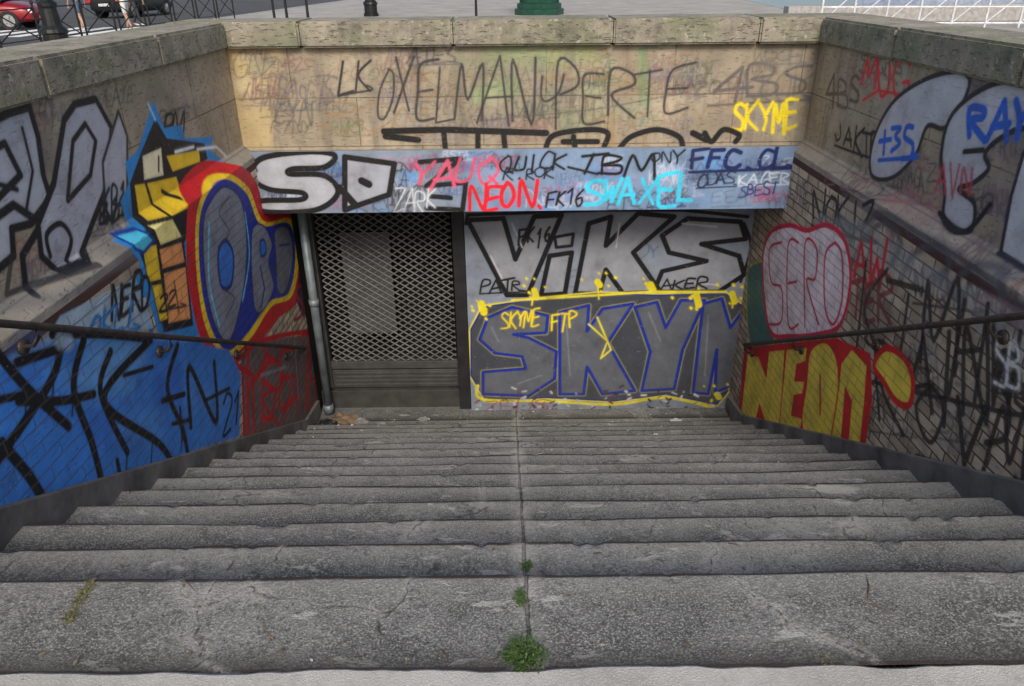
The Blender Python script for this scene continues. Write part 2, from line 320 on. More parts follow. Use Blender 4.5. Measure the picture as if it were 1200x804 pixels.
text(B,'OX',440,84,140,482,76,132,GY,.019,.92,flour=False); text(B,'EL',484,78,136,530,74,132,GY,.019,.92,flour=False); text(B,'MAN',530,74,132,630,68,138,GY,.019,.92,jit=.07,flour=False); text(B,'U',628,92,118,655,90,116,GY,.017,.9,flour=False); text(B,'PE',652,66,142,710,80,140,GY,.019,.92,flour=False); text(B,'RTE',710,92,138,806,84,134,GY,.019,.92,flour=False)
S(B,[(560,142),(700,128),(806,108)],.012,(90,84,80),al=.6)
text(B,'4BS',830,88,118,945,78,112,(96,90,90),.024,.85); text(B,'WDCH',880,60,74,940,58,72,(110,106,102),.011,.8)
text(B,'ISU',280,100,114,330,98,112,(120,100,78),.014,.7)
text(B,'SKYME',857,124,152,936,118,154,(236,212,30),.026)
KB=(14,14,16)
S(B,[(450,154),(520,152),(640,156)],.05,KB); S(B,[(452,160),(490,164)],.05,KB)
for st in [[(520,156),(522,174)],[(560,156),(560,175)],[(590,156),(592,175)],[(640,172),(650,158),(690,152),(712,156),(708,172)],[(672,160),(674,174)],[(726,174),(740,160),(770,152),(795,160),(800,172)],[(826,156),(834,166),(848,152),(866,158),(862,166)],[(660,166),(700,166)]]:
    S(B,st,.044,KB,sm=True)
S(B,[(812,156),(828,164)],.05,KB)
# ============================ lintel
M_=[GM]
Pg(M_,[(240,160),(980,150),(980,275),(240,275)],(124,150,184),al=.95)
Pg(M_,[(280,176),(540,176),(545,255),(300,256)],(134,140,150),al=.75,soft=.05)
clouds(M_,300,900,180,240,26,[(150,170,200),(96,120,160),(170,176,186),(90,140,200)],.45)
fadetags(M_,300,900,178,235,64,[(80,96,130),(50,60,110),(190,200,220),(90,150,215),(170,90,120),(60,60,70)],.7,20,60,.007,.014,8,18,dy=-1)
Pg(M_,[(306,186),(360,178),(392,182),(380,196),(344,198),(340,204),(380,206),(396,226),(370,246),(310,248),(304,236),(352,234),(354,226),(316,222),(296,208)],(172,176,186),sm=True,line=KB,w=.045)
Pg(M_,[(404,184),(462,192),(456,228),(404,246)],(160,164,176),line=KB,w=.045); S(M_,[(424,212),(432,216)],.06,KB); S(M_,[(398,220),(416,240)],.06,KB)
S(M_,[(492,190),(540,186),(500,218),(546,214),(542,246),(500,244)],.04,KB); S(M_,[(505,230),(528,232)],.04,KB)
S(M_,[(290,182),(300,200)],.03,(30,60,120))
text(M_,'YAUQ',482,192,218,582,184,210,(214,84,116),.024,.95)
text(M_,'QUICK',586,182,200,662,180,196,KB,.018,flour=False); text(M_,'R.ROK',590,198,210,650,196,208,(16,20,34),.014)
text(M_,'TBM',674,184,202,762,180,204,KB,.024); text(M_,'ONY',762,178,188,800,176,190,KB,.014); S(M_,[(666,196),(700,204)],.02,KB)
text(M_,'NEON.',548,218,244,642,214,240,(222,22,42),.03); text(M_,'FK16',640,226,240,684,222,240,(14,16,26),.018,flour=False)
text(M_,'SWAXEL',682,212,236,812,202,236,(60,205,240),.028); text(M_,'FFC.CL',808,178,198,925,172,194,(16,34,92),.03)
text(M_,'ODAS',816,204,218,862,202,216,(34,44,74),.014); text(M_,'KAGER',865,205,216,925,200,214,(200,212,228),.012); text(M_,'SBEST',866,218,230,912,214,228,(30,54,115),.012)
text(M_,'ZARK',460,222,248,512,224,246,(205,210,218),.010)
# ============================ door wall
D_=[GD]
Pg(D_,[(500,200),(920,200),(920,500),(500,500)],(134,144,160),al=.94)
clouds(D_,552,860,250,470,22,[(120,128,142),(158,166,180),(110,120,140)],.5)
fadetags(D_,552,850,250,460,16,[(90,98,116),(180,184,192),(90,110,150)],.6)
SL=(146,150,160); KK=(8,8,14)
def letter(p,fill=SL,line=KK,w=.046,sm=False): Pg(D_,p,fill,sm=sm,line=line,w=w)
letter([(868,260),(806,256),(776,276),(784,296),(828,306),(776,318),(766,342),(842,342),(872,322),(866,300),(822,286),(874,280)])
letter([(548,258),(590,256),(604,304),(626,254),(658,252),(618,346),(594,346)])
letter([(690,262),(716,254),(710,288),(748,250),(790,254),(742,296),(774,342),(730,344),(710,316),(702,344),(674,344)])
letter([(644,300),(670,296),(662,344),(634,346)]); letter([(650,278),(672,274),(670,288),(652,290)],w=.03)
S(D_,[(546,262),(548,252),(700,246),(800,246),(876,254)],.035,KK); S(D_,[(872,262),(880,290),(868,330)],.03,KK,sm=True)
for st in [[(600,262),(612,290)],[(575,300),(590,330)],[(726,262),(722,290)],[(800,262),(840,266)],[(800,330),(840,334)]]: S(D_,st,.012,(205,208,215),al=.8)
text(D_,'FK16',606,270,288,646,266,286,KK,.02,flour=False); text(D_,'PATR',562,330,342,612,326,340,KK,.02); text(D_,'AKER',774,328,340,828,326,338,KK,.02)
# skym
DG=(96,100,110); BL=(22,46,150); YL=(232,218,44)
blob=[(552,386),(566,360),(620,352),(700,344),(770,346),(850,344),(874,362),(872,396),(858,420),(858,452),(840,474),(780,462),(720,470),(640,466),(570,470),(552,440)]
Pg(D_,blob,YL,line=YL,w=.045); Pg(D_,blob,(66,70,80),line=(26,44,130),w=.016)
def lt3(p,sm=False): Pg(D_,p,DG,sm=sm,line=BL,w=.032)
LT=[[(642,370),(600,360),(572,372),(562,398),(580,414),(612,418),(616,432),(566,436),(566,462),(620,464),(650,444),(652,412),(620,396),(602,392),(640,390)],
[(656,366),(690,358),(688,388),(706,362),(742,356),(712,402),(744,458),(706,462),(688,430),(684,462),(656,462)],
[(744,360),(770,354),(780,384),(798,352),(826,352),(800,410),(790,456),(752,458),(762,412)],
[(812,460),(824,356),(846,350),(856,384),(872,362),(868,396),(858,452),(838,460),(840,410),(830,462)]]
for p in LT: S(D_,p,.055,(170,166,60),closed=True,al=.55)
for p in LT: lt3(p)
for a,b,c,d in [(576,384,584,400),(664,380,668,440),(760,366,774,400),(830,370,826,440),(606,450,634,440)]: S(D_,[(a,b),(c,d)],.014,(130,136,148),al=.7)
S(D_,[(690,380),(712,400),(704,420),(716,410),(700,372)],.016,YL); S(D_,[(560,452),(566,468),(640,470),(720,474),(780,466),(836,478)],.03,YL,sm=True); S(D_,[(878,356),(876,400),(862,424),(862,456)],.024,YL,sm=True)
for p in [(564,356),(626,340),(700,330),(762,334),(816,346),(858,344),(840,462)]:
    x,y=p; S(D_,[(x,y),(x+3,y+random.uniform(3,12))],random.uniform(.05,.09),(228,212,34)); 
    if random.random()<.4: S(D_,[(x,y),(x+random.uniform(-3,3),y+random.uniform(14,26))],.014,(228,212,34))
    for _ in range(7):
        a,b=x+random.gauss(0,10),y+random.gauss(0,9); S(D_,[(a,b),(a+1,b+1)],random.uniform(.01,.03),(228,212,34))
S(D_,[(600,352),(700,346),(762,342),(850,342)],.024,(230,216,60))
text(D_,'SKYME',588,366,382,632,364,382,(236,212,30),.018,flour=False); text(D_,'FTP',646,366,386,676,366,384,(236,212,30),.018)
for _ in range(130):
    x=random.uniform(552,865); y=random.triangular(450,488,484); S(D_,[(x,y),(x+random.uniform(-5,5),y+random.uniform(-3,3))],random.uniform(.006,.026),random.choice([(190,192,198),(60,60,66),(206,206,210),(120,60,60),(40,36,34)]))
text(D_,'ZEUS',566,470,484,640,470,482,(150,60,70),.014,.7)

def gridobj(name,g,parent,m,fX=None,y=None):
    nA,nZ=len(g.A),len(g.Z)
    Am,Zm=np.meshgrid(g.A,g.Z,indexing='ij')
    if g.ax==0: co=np.stack([fX(Zm),Am,Zm],-1)
    else: co=np.stack([Am,np.full_like(Am,y),Zm],-1)
    me=bpy.data.meshes.new(name); nv=nA*nZ; me.vertices.add(nv); me.vertices.foreach_set('co',co.reshape(-1).astype(np.float32))
    i,j=np.meshgrid(np.arange(nA-1),np.arange(nZ-1),indexing='ij'); b=(i*nZ+j).reshape(-1)
    q=np.stack([b,b+nZ,b+nZ+1,b+1],-1)
    if g.ax==0 and g.val>0: q=q[:,::-1]
    nf=len(q); me.loops.add(nf*4); me.loops.foreach_set('vertex_index',q.reshape(-1).astype(np.int32))
    me.polygons.add(nf); me.polygons.foreach_set('loop_start',(np.arange(nf)*4).astype(np.int32)); me.polygons.foreach_set('loop_total',np.full(nf,4,np.int32))
    me.update(calc_edges=True)
    at=me.attributes.new('Paint','FLOAT_COLOR','POINT'); c=np.ones((nv,4),np.float32); c[:,:3]=g.rgb.reshape(-1,3); at.data.foreach_set('color',c.reshape(-1))
    a2=me.attributes.new('PaintA','FLOAT','POINT'); a2.data.foreach_set('value',g.al.reshape(-1).astype(np.float32))
    return newobj(name,me,parent,[m])
# ------------------------------------------------------------------ wall materials
def stonecol(nt,o,uv,base=(.48,.405,.295),joints=True,bw=.95,rh=.36):
    n1=noi(nt,o,1.3,3,.6); n2=noi(nt,o,14,4,.7)
    c=mix(nt,rmp(nt,n1,.35,.65),c4(tuple(b*.72 for b in base)),c4(base))
    c=mix(nt,rmp(nt,n2,.42,.72,0,.6),c,c4((base[0]*.5,base[1]*.48,base[2]*.46)))
    st=nd(nt,'ShaderNodeVectorMath',{0:o,1:(7,7,.6)},operation='MULTIPLY').outputs[0]
    c=mix(nt,rmp(nt,noi(nt,st,1,3,.65),.5,.72,0,.65),c,c4((.15,.13,.11)))
    pit=rmp(nt,nd(nt,'ShaderNodeTexNoise',{'Vector':nd(nt,'ShaderNodeVectorMath',{0:o,1:(20,20,75)},operation='MULTIPLY').outputs[0],'Scale':1,'Detail':2}).outputs[0],.6,.7)
    c=mix(nt,mth(nt,'MULTIPLY',pit,.5),c,c4((.14,.115,.09))); h=mth(nt,'SUBTRACT',mth(nt,'MULTIPLY',n2,.6),mth(nt,'MULTIPLY',pit,.5))
    if joints:
        br=nd(nt,'ShaderNodeTexBrick',{'Vector':uv,'Scale':1.0,'Mortar Size':.005,'Mortar Smooth':.3,'Brick Width':bw,'Row Height':rh,'Color1':(1,1,1,1),'Color2':(.84,.85,.86,1),'Mortar':(.42,.38,.34,1)})
        c=mix(nt,.9,c,br.outputs['Color'],'MULTIPLY')
    return c,h
def wallmat(name,kind,ax):
    m,nt,b,o=mat(name); s=nd(nt,'ShaderNodeSeparateXYZ',{0:o}); x,y,z=s.outputs
    uv=nd(nt,'ShaderNodeCombineXYZ',{0:y if ax==0 else x,1:z}).outputs[0]
    if kind=='conc':
        n1=noi(nt,o,2,3); c=mix(nt,n1,(.22,.22,.22),(.38,.37,.36)); h=noi(nt,o,30,3,.7)
    else: c,h=stonecol(nt,o,nd(nt,'ShaderNodeVectorMath',{0:uv,1:(.2,-.04,0)},operation='ADD').outputs[0])
    if kind=='side':
        wob=nd(nt,'ShaderNodeVectorMath',{0:nd(nt,'ShaderNodeTexNoise',{'Vector':o,'Scale':7.0,'Detail':1}).outputs['Color'],1:(.02,.012,0)},operation='MULTIPLY').outputs[0]
        uv2=nd(nt,'ShaderNodeVectorMath',{0:uv,1:wob},operation='ADD').outputs[0]
        br=nd(nt,'ShaderNodeTexBrick',{'Vector':uv2,'Scale':1.0,'Mortar Size':.006,'Mortar Smooth':.3,'Brick Width':.2,'Row Height':.066,'Bias':-.1,'Color1':(.60,.50,.37,1),'Color2':(.34,.26,.18,1),'Mortar':(.11,.095,.085,1)})
        bc=mix(nt,rmp(nt,noi(nt,o,9,3,.7),.46,.74,0,.65),br.outputs['Color'],c4((.13,.11,.095)))
        isb=mth(nt,'LESS_THAN',z,.25); c=mix(nt,isb,c,bc)
        h=mth(nt,'SUBTRACT',h,mth(nt,'MULTIPLY',mth(nt,'MULTIPLY',br.outputs['Fac'],1.6),isb))
        strip=mth(nt,'MULTIPLY',mth(nt,'GREATER_THAN',z,.25),mth(nt,'LESS_THAN',z,.3))
        c=mix(nt,strip,c,c4((.07,.03,.026)))
        led=mth(nt,'MULTIPLY',mth(nt,'GREATER_THAN',z,.3),mth(nt,'LESS_THAN',z,.43)); c=mix(nt,mth(nt,'MULTIPLY',led,.45),c,c4((.27,.27,.27)))
    pc=nd(nt,'ShaderNodeAttribute',attribute_name='Paint').outputs['Color']; pa=nd(nt,'ShaderNodeAttribute',attribute_name='PaintA').outputs['Fac']
    wear=rmp(nt,noi(nt,o,34,4,.75),.63,.73,1,.25)
    a=mth(nt,'MULTIPLY',pa,wear)
    if kind=='side': a=mth(nt,'MULTIPLY',a,rmp(nt,mth(nt,'MULTIPLY',br.outputs['Fac'],isb),0,1,1,.7))
    sp=noi(nt,o,4.5,4,.65)
    k=rmp(nt,sp,.3,.7,1.15,.74); pcv=mix(nt,1.0,pc,nd(nt,'ShaderNodeCombineColor',{0:k,1:k,2:k}).outputs[0],'MULTIPLY')
    c=mix(nt,a,c,pcv)
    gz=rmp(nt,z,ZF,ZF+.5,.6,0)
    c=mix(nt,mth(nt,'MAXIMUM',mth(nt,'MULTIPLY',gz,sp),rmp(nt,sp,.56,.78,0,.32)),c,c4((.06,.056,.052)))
    nt.links.new(c,b.inputs['Base Color']); nt.links.new(rmp(nt,pa,0,1,.9,.6),b.inputs['Roughness'])
    bump(nt,b,h,.006 if kind!='conc' else .004,.9)
    return m
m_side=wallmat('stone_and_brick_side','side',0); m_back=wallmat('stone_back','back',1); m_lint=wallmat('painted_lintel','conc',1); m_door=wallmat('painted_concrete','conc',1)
def capmat():
    m,nt,b,o=mat('cap_stone')
    c,h=stonecol(nt,o,o,base=(.36,.325,.26),joints=False)
    g=mth(nt,'MULTIPLY',rmp(nt,noi(nt,o,2.2,3,.7),.45,.62),.6); c=mix(nt,g,c,c4((.14,.16,.085)))
    c=mix(nt,rmp(nt,noi(nt,o,6,4,.75),.5,.68,0,.65),c,c4((.085,.08,.07)))
    c=mix(nt,rmp(nt,noi(nt,o,26,3,.7),.6,.68,0,.65),c,c4((.46,.44,.38)))
    nt.links.new(c,b.inputs['Base Color']); b.inputs['Roughness'].default_value=.95; bump(nt,b,h,.012); return m
m_cap=capmat()
def coremat():
    m,nt,b,o=mat('wall_core_stone'); c,h=stonecol(nt,o,o,joints=False); nt.links.new(c,b.inputs['Base Color']); b.inputs['Roughness'].default_value=.95; bump(nt,b,h,.006); return m
m_core=coremat()
# ------------------------------------------------------------------ walls
def prof(u,l): return lambda Z: np.where(Z>.42,u,np.where(Z<.34,l,l+(u-l)*(Z-.34)/.08))
def copings(parent,segs):
    bm=bmesh.new()
    for (x0,x1,y0,y1) in segs:
        dz=random.uniform(-.004,.004)
        r=bmesh.ops.create_cube(bm,size=1.0); vs=r['verts']
        for v in vs: v.co=Vector((x0+(v.co.x+.5)*(x1-x0),y0+(v.co.y+.5)*(y1-y0),ZC+(v.co.z+.5)*(ZT-ZC)+dz))
        es=list({e for v in vs for e in v.link_edges})
        bmesh.ops.bevel(bm,geom=es,offset=.014,segments=2,affect='EDGES')
    bmesh.ops.triangulate(bm,faces=bm.faces[:])
    me=bpy.data.meshes.new('coping_stones'); bm.to_mesh(me); bm.free(); return newobj('coping_stones',me,parent,[m_cap])
Lw=empty('stone_parapet_wall'); gridobj('inner_face',GL,Lw,m_side,prof(XLU,XLL))
mb=MB(); mb.box(-2.42,XLU-.006,.3,6.2,ZF-.1,ZC-.002); mb.out('core',[m_core],Lw)
ys=[.26]+[1.1,2.25,3.4,4.6,5.72]; copings(Lw,[(-2.46,-2.02,ys[i]+.003,ys[i+1]-.003) for i in range(5)])
Rw=empty('stone_parapet_wall.001'); gridobj('inner_face',GR,Rw,m_side,prof(XRU,XRL))
mb=MB(); mb.box(XRU+.006,2.64,.3,6.2,ZF-.1,ZC-.002); mb.out('core',[m_core],Rw)
copings(Rw,[(2.23,2.68,ys[i]+.003,ys[i+1]-.003) for i in range(5)])
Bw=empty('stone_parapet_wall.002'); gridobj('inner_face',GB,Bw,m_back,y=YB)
mb=MB(); mb.box(-2.05,2.26,YB+.005,6.2,ZL+.004,ZC-.002); mb.out('core',[m_core],Bw)
xs=[-2.46,-1.5,-.4,.75,1.8,2.68]; copings(Bw,[(xs[i]+.003,xs[i+1]-.003,5.725,6.24) for i in range(5)])
Li=empty('lintel_beam'); gridobj('front_face',GM,Li,m_lint,y=YB-.06)
m_conc=simple('grey_concrete',(.24,.235,.23),.9,0,.3,5)
mb=MB(); mb.box(-2.0,2.21,YB-.055,6.62,ZLB,ZL-.003); mb.out('core',[m_conc],Li)
Dw=empty('concrete_partition_wall'); gridobj('front_face',GD,Dw,m_door,y=YD)
mb=MB(); mb.box(-.418,2.19,YD+.004,6.62,ZF-.05,ZLB-.002); mb.out('core',[m_conc],Dw)
# ------------------------------------------------------------------ plinths
m_plinth=simple('dirty_plinth',(.14,.135,.13),.95,0,.5,4)
for nm,xa,xb in (('wall_plinth',XLL-.01,XLL+.028),('wall_plinth.001',XRL-.028,XRL+.01)):
    mb=MB(); sl=R/T; H=.17
    ya,yb=Y0-.3,Y0+(NST-1)*T
    za=lambda y:-(y-Y0)*sl
    v=[(x,y,z) for x in (xa,xb) for (y,z) in ((ya,za(ya)-.5),(yb,ZF-.3),(yb+.45,ZF-.3),(yb+.45,ZF+H),(yb,za(yb)-R+H+.06),(ya,za(ya)+H-.06))]
    mb.add(v,[(0,1,2,3,4,5),(11,10,9,8,7,6)]+[(i,6+i,6+(i+1)%6,(i+1)%6) for i in range(6)]); mb.out(nm,[m_plinth],bevel=.006)
# ------------------------------------------------------------------ stairs
def stairmat():
    m,nt,b,o=mat('worn_stone_steps'); s=nd(nt,'ShaderNodeSeparateXYZ',{0:o}); x,y,z=s.outputs
    q=mth(nt,'DIVIDE',mth(nt,'SUBTRACT',y,Y0),T); idx=mth(nt,'CEIL',mth(nt,'SUBTRACT',q,.001)); fr=mth(nt,'FRACT',mth(nt,'ADD',q,10.0))
    side=mth(nt,'GREATER_THAN',x,.05)
    wn=nd(nt,'ShaderNodeTexWhiteNoise',{'Vector':nd(nt,'ShaderNodeCombineXYZ',{0:idx,1:side}).outputs[0]},noise_dimensions='3D').outputs[0]
    big=noi(nt,o,1.7,4,.68); med=noi(nt,o,8,4,.72); fin=noi(nt,o,150,2,.7); sp=noi(nt,o,48,3,.8)
    c=mix(nt,rmp(nt,big,.38,.62),(.082,.084,.084),(.205,.206,.2))
    k=rmp(nt,wn,0,1,.8,1.18); c=mix(nt,1.0,c,nd(nt,'ShaderNodeCombineColor',{0:k,1:k,2:k}).outputs[0],'MULTIPLY')
    c=mix(nt,rmp(nt,med,.45,.64,0,.7),c,c4((.055,.055,.053)))
    c=mix(nt,rmp(nt,fin,.48,.64,0,.75),c,c4((.36,.36,.35))); c=mix(nt,rmp(nt,sp,.53,.66,0,.75),c,c4((.04,.04,.038)))
    pv=nd(nt,'ShaderNodeVectorMath',{0:o,1:(.8,2.4,1)},operation='MULTIPLY').outputs[0]
    pt=rmp(nt,noi(nt,pv,4.2,5,.74,.5),.60,.64); c=mix(nt,mth(nt,'MULTIPLY',pt,.55),c,c4((.46,.455,.44)))
    c=mix(nt,mth(nt,'MULTIPLY',rmp(nt,fr,.6,.9),mth(nt,'MULTIPLY',rmp(nt,med,.35,.6),.45)),c,c4((.33,.33,.31)))
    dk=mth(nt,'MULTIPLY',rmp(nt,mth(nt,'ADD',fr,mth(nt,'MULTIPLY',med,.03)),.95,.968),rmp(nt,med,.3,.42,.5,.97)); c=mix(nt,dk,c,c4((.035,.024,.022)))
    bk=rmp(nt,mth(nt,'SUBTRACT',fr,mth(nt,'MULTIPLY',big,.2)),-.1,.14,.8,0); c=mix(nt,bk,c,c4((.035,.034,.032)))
    wig=mth(nt,'MULTIPLY',mth(nt,'SUBTRACT',med,.5),.025)
    jd=mth(nt,'ABSOLUTE',mth(nt,'SUBTRACT',mth(nt,'ADD',x,wig),.035)); j=rmp(nt,jd,.002,.007,1,0); c=mix(nt,mth(nt,'MULTIPLY',j,.8),c,c4((.03,.028,.025)))
    jw=rmp(nt,jd,.01,.06,.55,0); c=mix(nt,mth(nt,'MULTIPLY',jw,rmp(nt,med,.4,.6)),c,c4((.42,.41,.38)))
    vo=nd(nt,'ShaderNodeTexVoronoi',{'Vector':nd(nt,'ShaderNodeVectorMath',{0:o,1:nd(nt,'ShaderNodeVectorMath',{0:nd(nt,'ShaderNodeTexNoise',{'Vector':o,'Scale':3.0,'Detail':4}).outputs['Color'],1:(.35,.35,.35)},operation='MULTIPLY').outputs[0]},operation='ADD').outputs[0],'Scale':.95},feature='DISTANCE_TO_EDGE').outputs[0]
    ck=mth(nt,'MULTIPLY',rmp(nt,vo,.0015,.005,1,0),rmp(nt,big,.46,.5)); c=mix(nt,mth(nt,'MULTIPLY',ck,.8),c,c4((.03,.03,.027)))
    cw=mth(nt,'MULTIPLY',rmp(nt,vo,.008,.03,.5,0),mth(nt,'MULTIPLY',rmp(nt,big,.5,.56),rmp(nt,sp,.4,.55))); c=mix(nt,cw,c,c4((.40,.39,.36)))
    nt.links.new(c,b.inputs['Base Color']); b.inputs['Roughness'].default_value=.92
    h=mth(nt,'ADD',mth(nt,'MULTIPLY',fin,.4),mth(nt,'MULTIPLY',sp,.7)); h=mth(nt,'SUBTRACT',h,j); bump(nt,b,h,.009,1.0); return m
m_st=stairmat()
nx=340; X=np.linspace(XLL+.005,XRL-.005,nx)
def sm(n,k):
    v=rng.normal(size=n+4*k); ker=np.hanning(2*k+1); ker/=ker.sum(); v=np.convolve(v,ker,'same')[2*k:2*k+n]; return v/ (v.std()+1e-9)
rows=[]
for n in range(NST):
    yn=Y0+n*T; z=-n*R; yb=yn-T-.02 if n else YTOP
    chip=np.clip(sm(nx,3)*.6+sm(nx,14)*.6-.9,0,3)*.010; wob=sm(nx,25)*.0025; sag=sm(nx,40)*.003
    for (dy,dz,c) in ((yb-yn,0,0),(-.25 if n else -.3,0,0),(-.12,0,0),(-.04,0,.15),(-.016,-.001,.8),(-.004,-.005,1),(0,-.016,1),(0,-.045,.5),(-.022,-.05,0),(-.022,-R,0)):
        rows.append(np.stack([X,yn+dy+(wob-chip*.8*c if c else 0*X),z+dz+(sag if dz>-.1 else 0)-chip*c],-1))
rows.append(np.stack([X,np.full(nx,YD+.9),np.full(nx,ZF)],-1))
V=np.concatenate(rows); nr=len(rows); F=[(i*nx+k,i*nx+k+1,(i+1)*nx+k+1,(i+1)*nx+k) for i in range(nr-1) for k in range(nx-1)]
st=mesh('stone_staircase',V,F,m_st)
# ------------------------------------------------------------------ ground (road level sheet) and pavement with the stairwell opening
def grd(name,c1,c2,sc1,spk=.4):
    m,nt,b,o=mat(name); n=noi(nt,o,sc1,4,.6); c=mix(nt,rmp(nt,n,.35,.65),c1,c2); f=noi(nt,o,180,2,.7)
    c=mix(nt,rmp(nt,f,.55,.7,0,spk),c,c4(tuple(v*1.5 for v in c2))); c=mix(nt,rmp(nt,noi(nt,o,20,3,.7),.5,.75,0,.35),c,c4(tuple(v*.5 for v in c1)))
    nt.links.new(c,b.inputs['Base Color']); b.inputs['Roughness'].default_value=.95; bump(nt,b,f,.004,.7); return m
m_road=grd('asphalt',(.05,.05,.052),(.075,.075,.078),.5); m_pav=grd('pavement_concrete',(.29,.275,.25),(.40,.385,.35),.8); m_land=grd('landing_concrete',(.34,.33,.31),(.46,.45,.43),3)
hx0,hx1,hy0,hy1=-2.40,2.60,YTOP-.02,6.19
def holed(name,z,xa,xb,ya,yb,m):
    v=[(xa,ya,z),(xb,ya,z),(xb,yb,z),(xa,yb,z),(hx0,hy0,z),(hx1,hy0,z),(hx1,hy1,z),(hx0,hy1,z)]
    return mesh(name,v,[(0,1,5,4),(1,2,6,5),(2,3,7,6),(3,0,4,7)],m)
holed('ground',-.14,-400,400,-400,400,m_road)
kx=lambda y:-12.3+.06*(y-20)
outer=[(kx(-30),-30),(60,-30),(60,90),(kx(90),90)]; inn=[(hx0,hy0),(hx1,hy0),(hx1,hy1),(hx0,hy1)]
v=[(a,b,0) for a,b in outer]+[(a,b,0) for a,b in inn]+[(a,b,-.3) for a,b in outer]+[(a,b,-.12) for a,b in inn]
f=[(0,1,5,4),(1,2,6,5),(2,3,7,6),(3,0,4,7)]+[(i,8+i,8+(i+1)%4,(i+1)%4) for i in range(4)]+[(4+i,4+(i+1)%4,12+(i+1)%4,12+i) for i in range(4)]
mesh('pavement',v,f,m_pav)
n=160; Xk=np.linspace(-2.36,2.58,n); e1=YTOP+.004+np.clip(sm(n,2)*.5+sm(n,8)*.6,-1.5,1.5)*.005
rows=[np.stack([Xk,np.full(n,YTOP-.42),np.full(n,.010)],-1),np.stack([Xk,e1-.012,np.full(n,.010)],-1),np.stack([Xk,e1,np.full(n,.0)],-1),np.stack([Xk,e1,np.full(n,-.2)],-1)]
mesh('landing_kerb',np.concatenate(rows),[(i*n+k,i*n+k+1,(i+1)*n+k+1,(i+1)*n+k) for i in range(3) for k in range(n-1)],m_land)
m_kerb=simple('granite_kerb',(.33,.32,.31),.9)
mb=MB()
for i in range(60):
    y=-20+i*1.6; M=Matrix.Translation((kx(y),y,0))@Matrix.Rotation(-math.atan(.06),4,'Z'); mb.box(-.3,.0,0,1.58,-.3,.012,0,M)
mb.out('kerb',[m_kerb],bevel=.01)
m_white=simple('road_paint',(.75,.75,.73),.8)
mb=MB()
for i in range(14):
    x=-13.6-i*1.0; mb.add([(x,25.5,-.134),(x-.5,25.5,-.134),(x-.5,30,-.134),(x,30,-.134)],[(0,3,2,1)])
mb.out('zebra_crossing',[m_white])
# ------------------------------------------------------------------ security gate
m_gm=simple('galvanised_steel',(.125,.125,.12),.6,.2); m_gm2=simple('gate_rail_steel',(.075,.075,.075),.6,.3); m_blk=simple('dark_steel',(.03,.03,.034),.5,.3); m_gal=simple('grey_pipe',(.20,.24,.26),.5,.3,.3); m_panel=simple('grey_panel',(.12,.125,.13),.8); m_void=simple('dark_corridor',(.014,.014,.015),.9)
Gt=empty('security_gate'); gx0,gx1,gz0,gz1=-1.80,-.56,ZF+.22,-.06; gy=6.58
mb=MB()
def clipseg(x0,z0,dx,dz):
    t0,t1=-1e9,1e9
    for p,d,a,b in ((x0,dx,gx0,gx1),(z0,dz,gz0+.28,gz1)):
        u,w=(a-p)/d,(b-p)/d
        if u>w:u,w=w,u
        t0=max(t0,u);t1=min(t1,w)
    return (t0,t1) if t1-t0>.02 else None
for sgn in (1,-1):
    for i in range(-60,90):
        x0=gx0+i*.098; r_=clipseg(x0,gz0,1,.66*sgn)
        if r_:
            p=Vector((x0+r_[0],gy+.004*sgn,gz0+.66*sgn*r_[0])); q=Vector((x0+r_[1],gy+.004*sgn,gz0+.66*sgn*r_[1])); mb.tube([p,q],.0075,5,0,False)
mb.out('lattice',[m_gm],Gt)
mb=MB()
mb.box(gx0-.02,gx1+.02,gy-.03,gy+.03,gz0+.22,gz0+.30,0); mb.box(gx0-.02,gx1+.02,gy-.02,gy+.02,gz0+.0,gz0+.2,0)
for k in range(4): mb.box(gx0,gx1,gy-.028,gy-.021,gz0+.02+k*.045,gz0+.045+k*.045,0)
mb.box(gx0-.02,gx1+.02,gy-.03,gy+.03,gz1-.30,gz1-.24,0); mb.box(gx0-.02,gx1+.02,gy-.03,gy+.03,gz1-.16,gz1-.13,0); mb.box(gx0-.06,gx0-.021,gy-.04,gy+.05,gz0,gz1+.02,0)
mb.out('rails',[m_gm2],Gt,bevel=.004)
mb=MB(); mb.box(gx1+.021,-.425,gy-.11,gy+.05,ZF,ZLB-.001,0); mb.out('post',[m_blk],Gt,bevel=.006)
mb=MB(); mb.tube([(-1.86,6.4,ZF+.1),(-1.86,6.4,ZLB+.0)],.04,12); mb.tube([(-1.86,6.4,ZF+.02),(-1.86,6.4,ZF+.12)],.05,12); mb.tube([(-1.86,6.4,-1.2),(-1.86,6.4,-1.14)],.048,12); mb.out('drain_pipe',[m_gal],Gt,True)
mb=MB(); mb.box(-1.62,-1.16,6.72,6.74,-1.65,-.60,0); mb.out('notice_board',[m_panel],Gt)
mb=MB(); mb.box(-1.95,-.43,6.52,7.3,ZF-.02,ZF+.2); mb.out('threshold',[simple('dark_threshold',(.045,.043,.04),.9)],Gt,bevel=.01)
mb=MB(); mb.box(-2.1,-.40,7.3,7.35,ZF-.05,.2); mb.box(-2.05,-1.975,6.46,7.3,ZF-.05,.2); mb.box(-.42,-.36,6.63,7.3,ZF-.05,.2); mb.box(-2.05,-.36,6.63,7.3,-.1,-.05); mb.out('corridor',[m_void],Gt)  # shade behind the gate is put into the lining's near-black colour
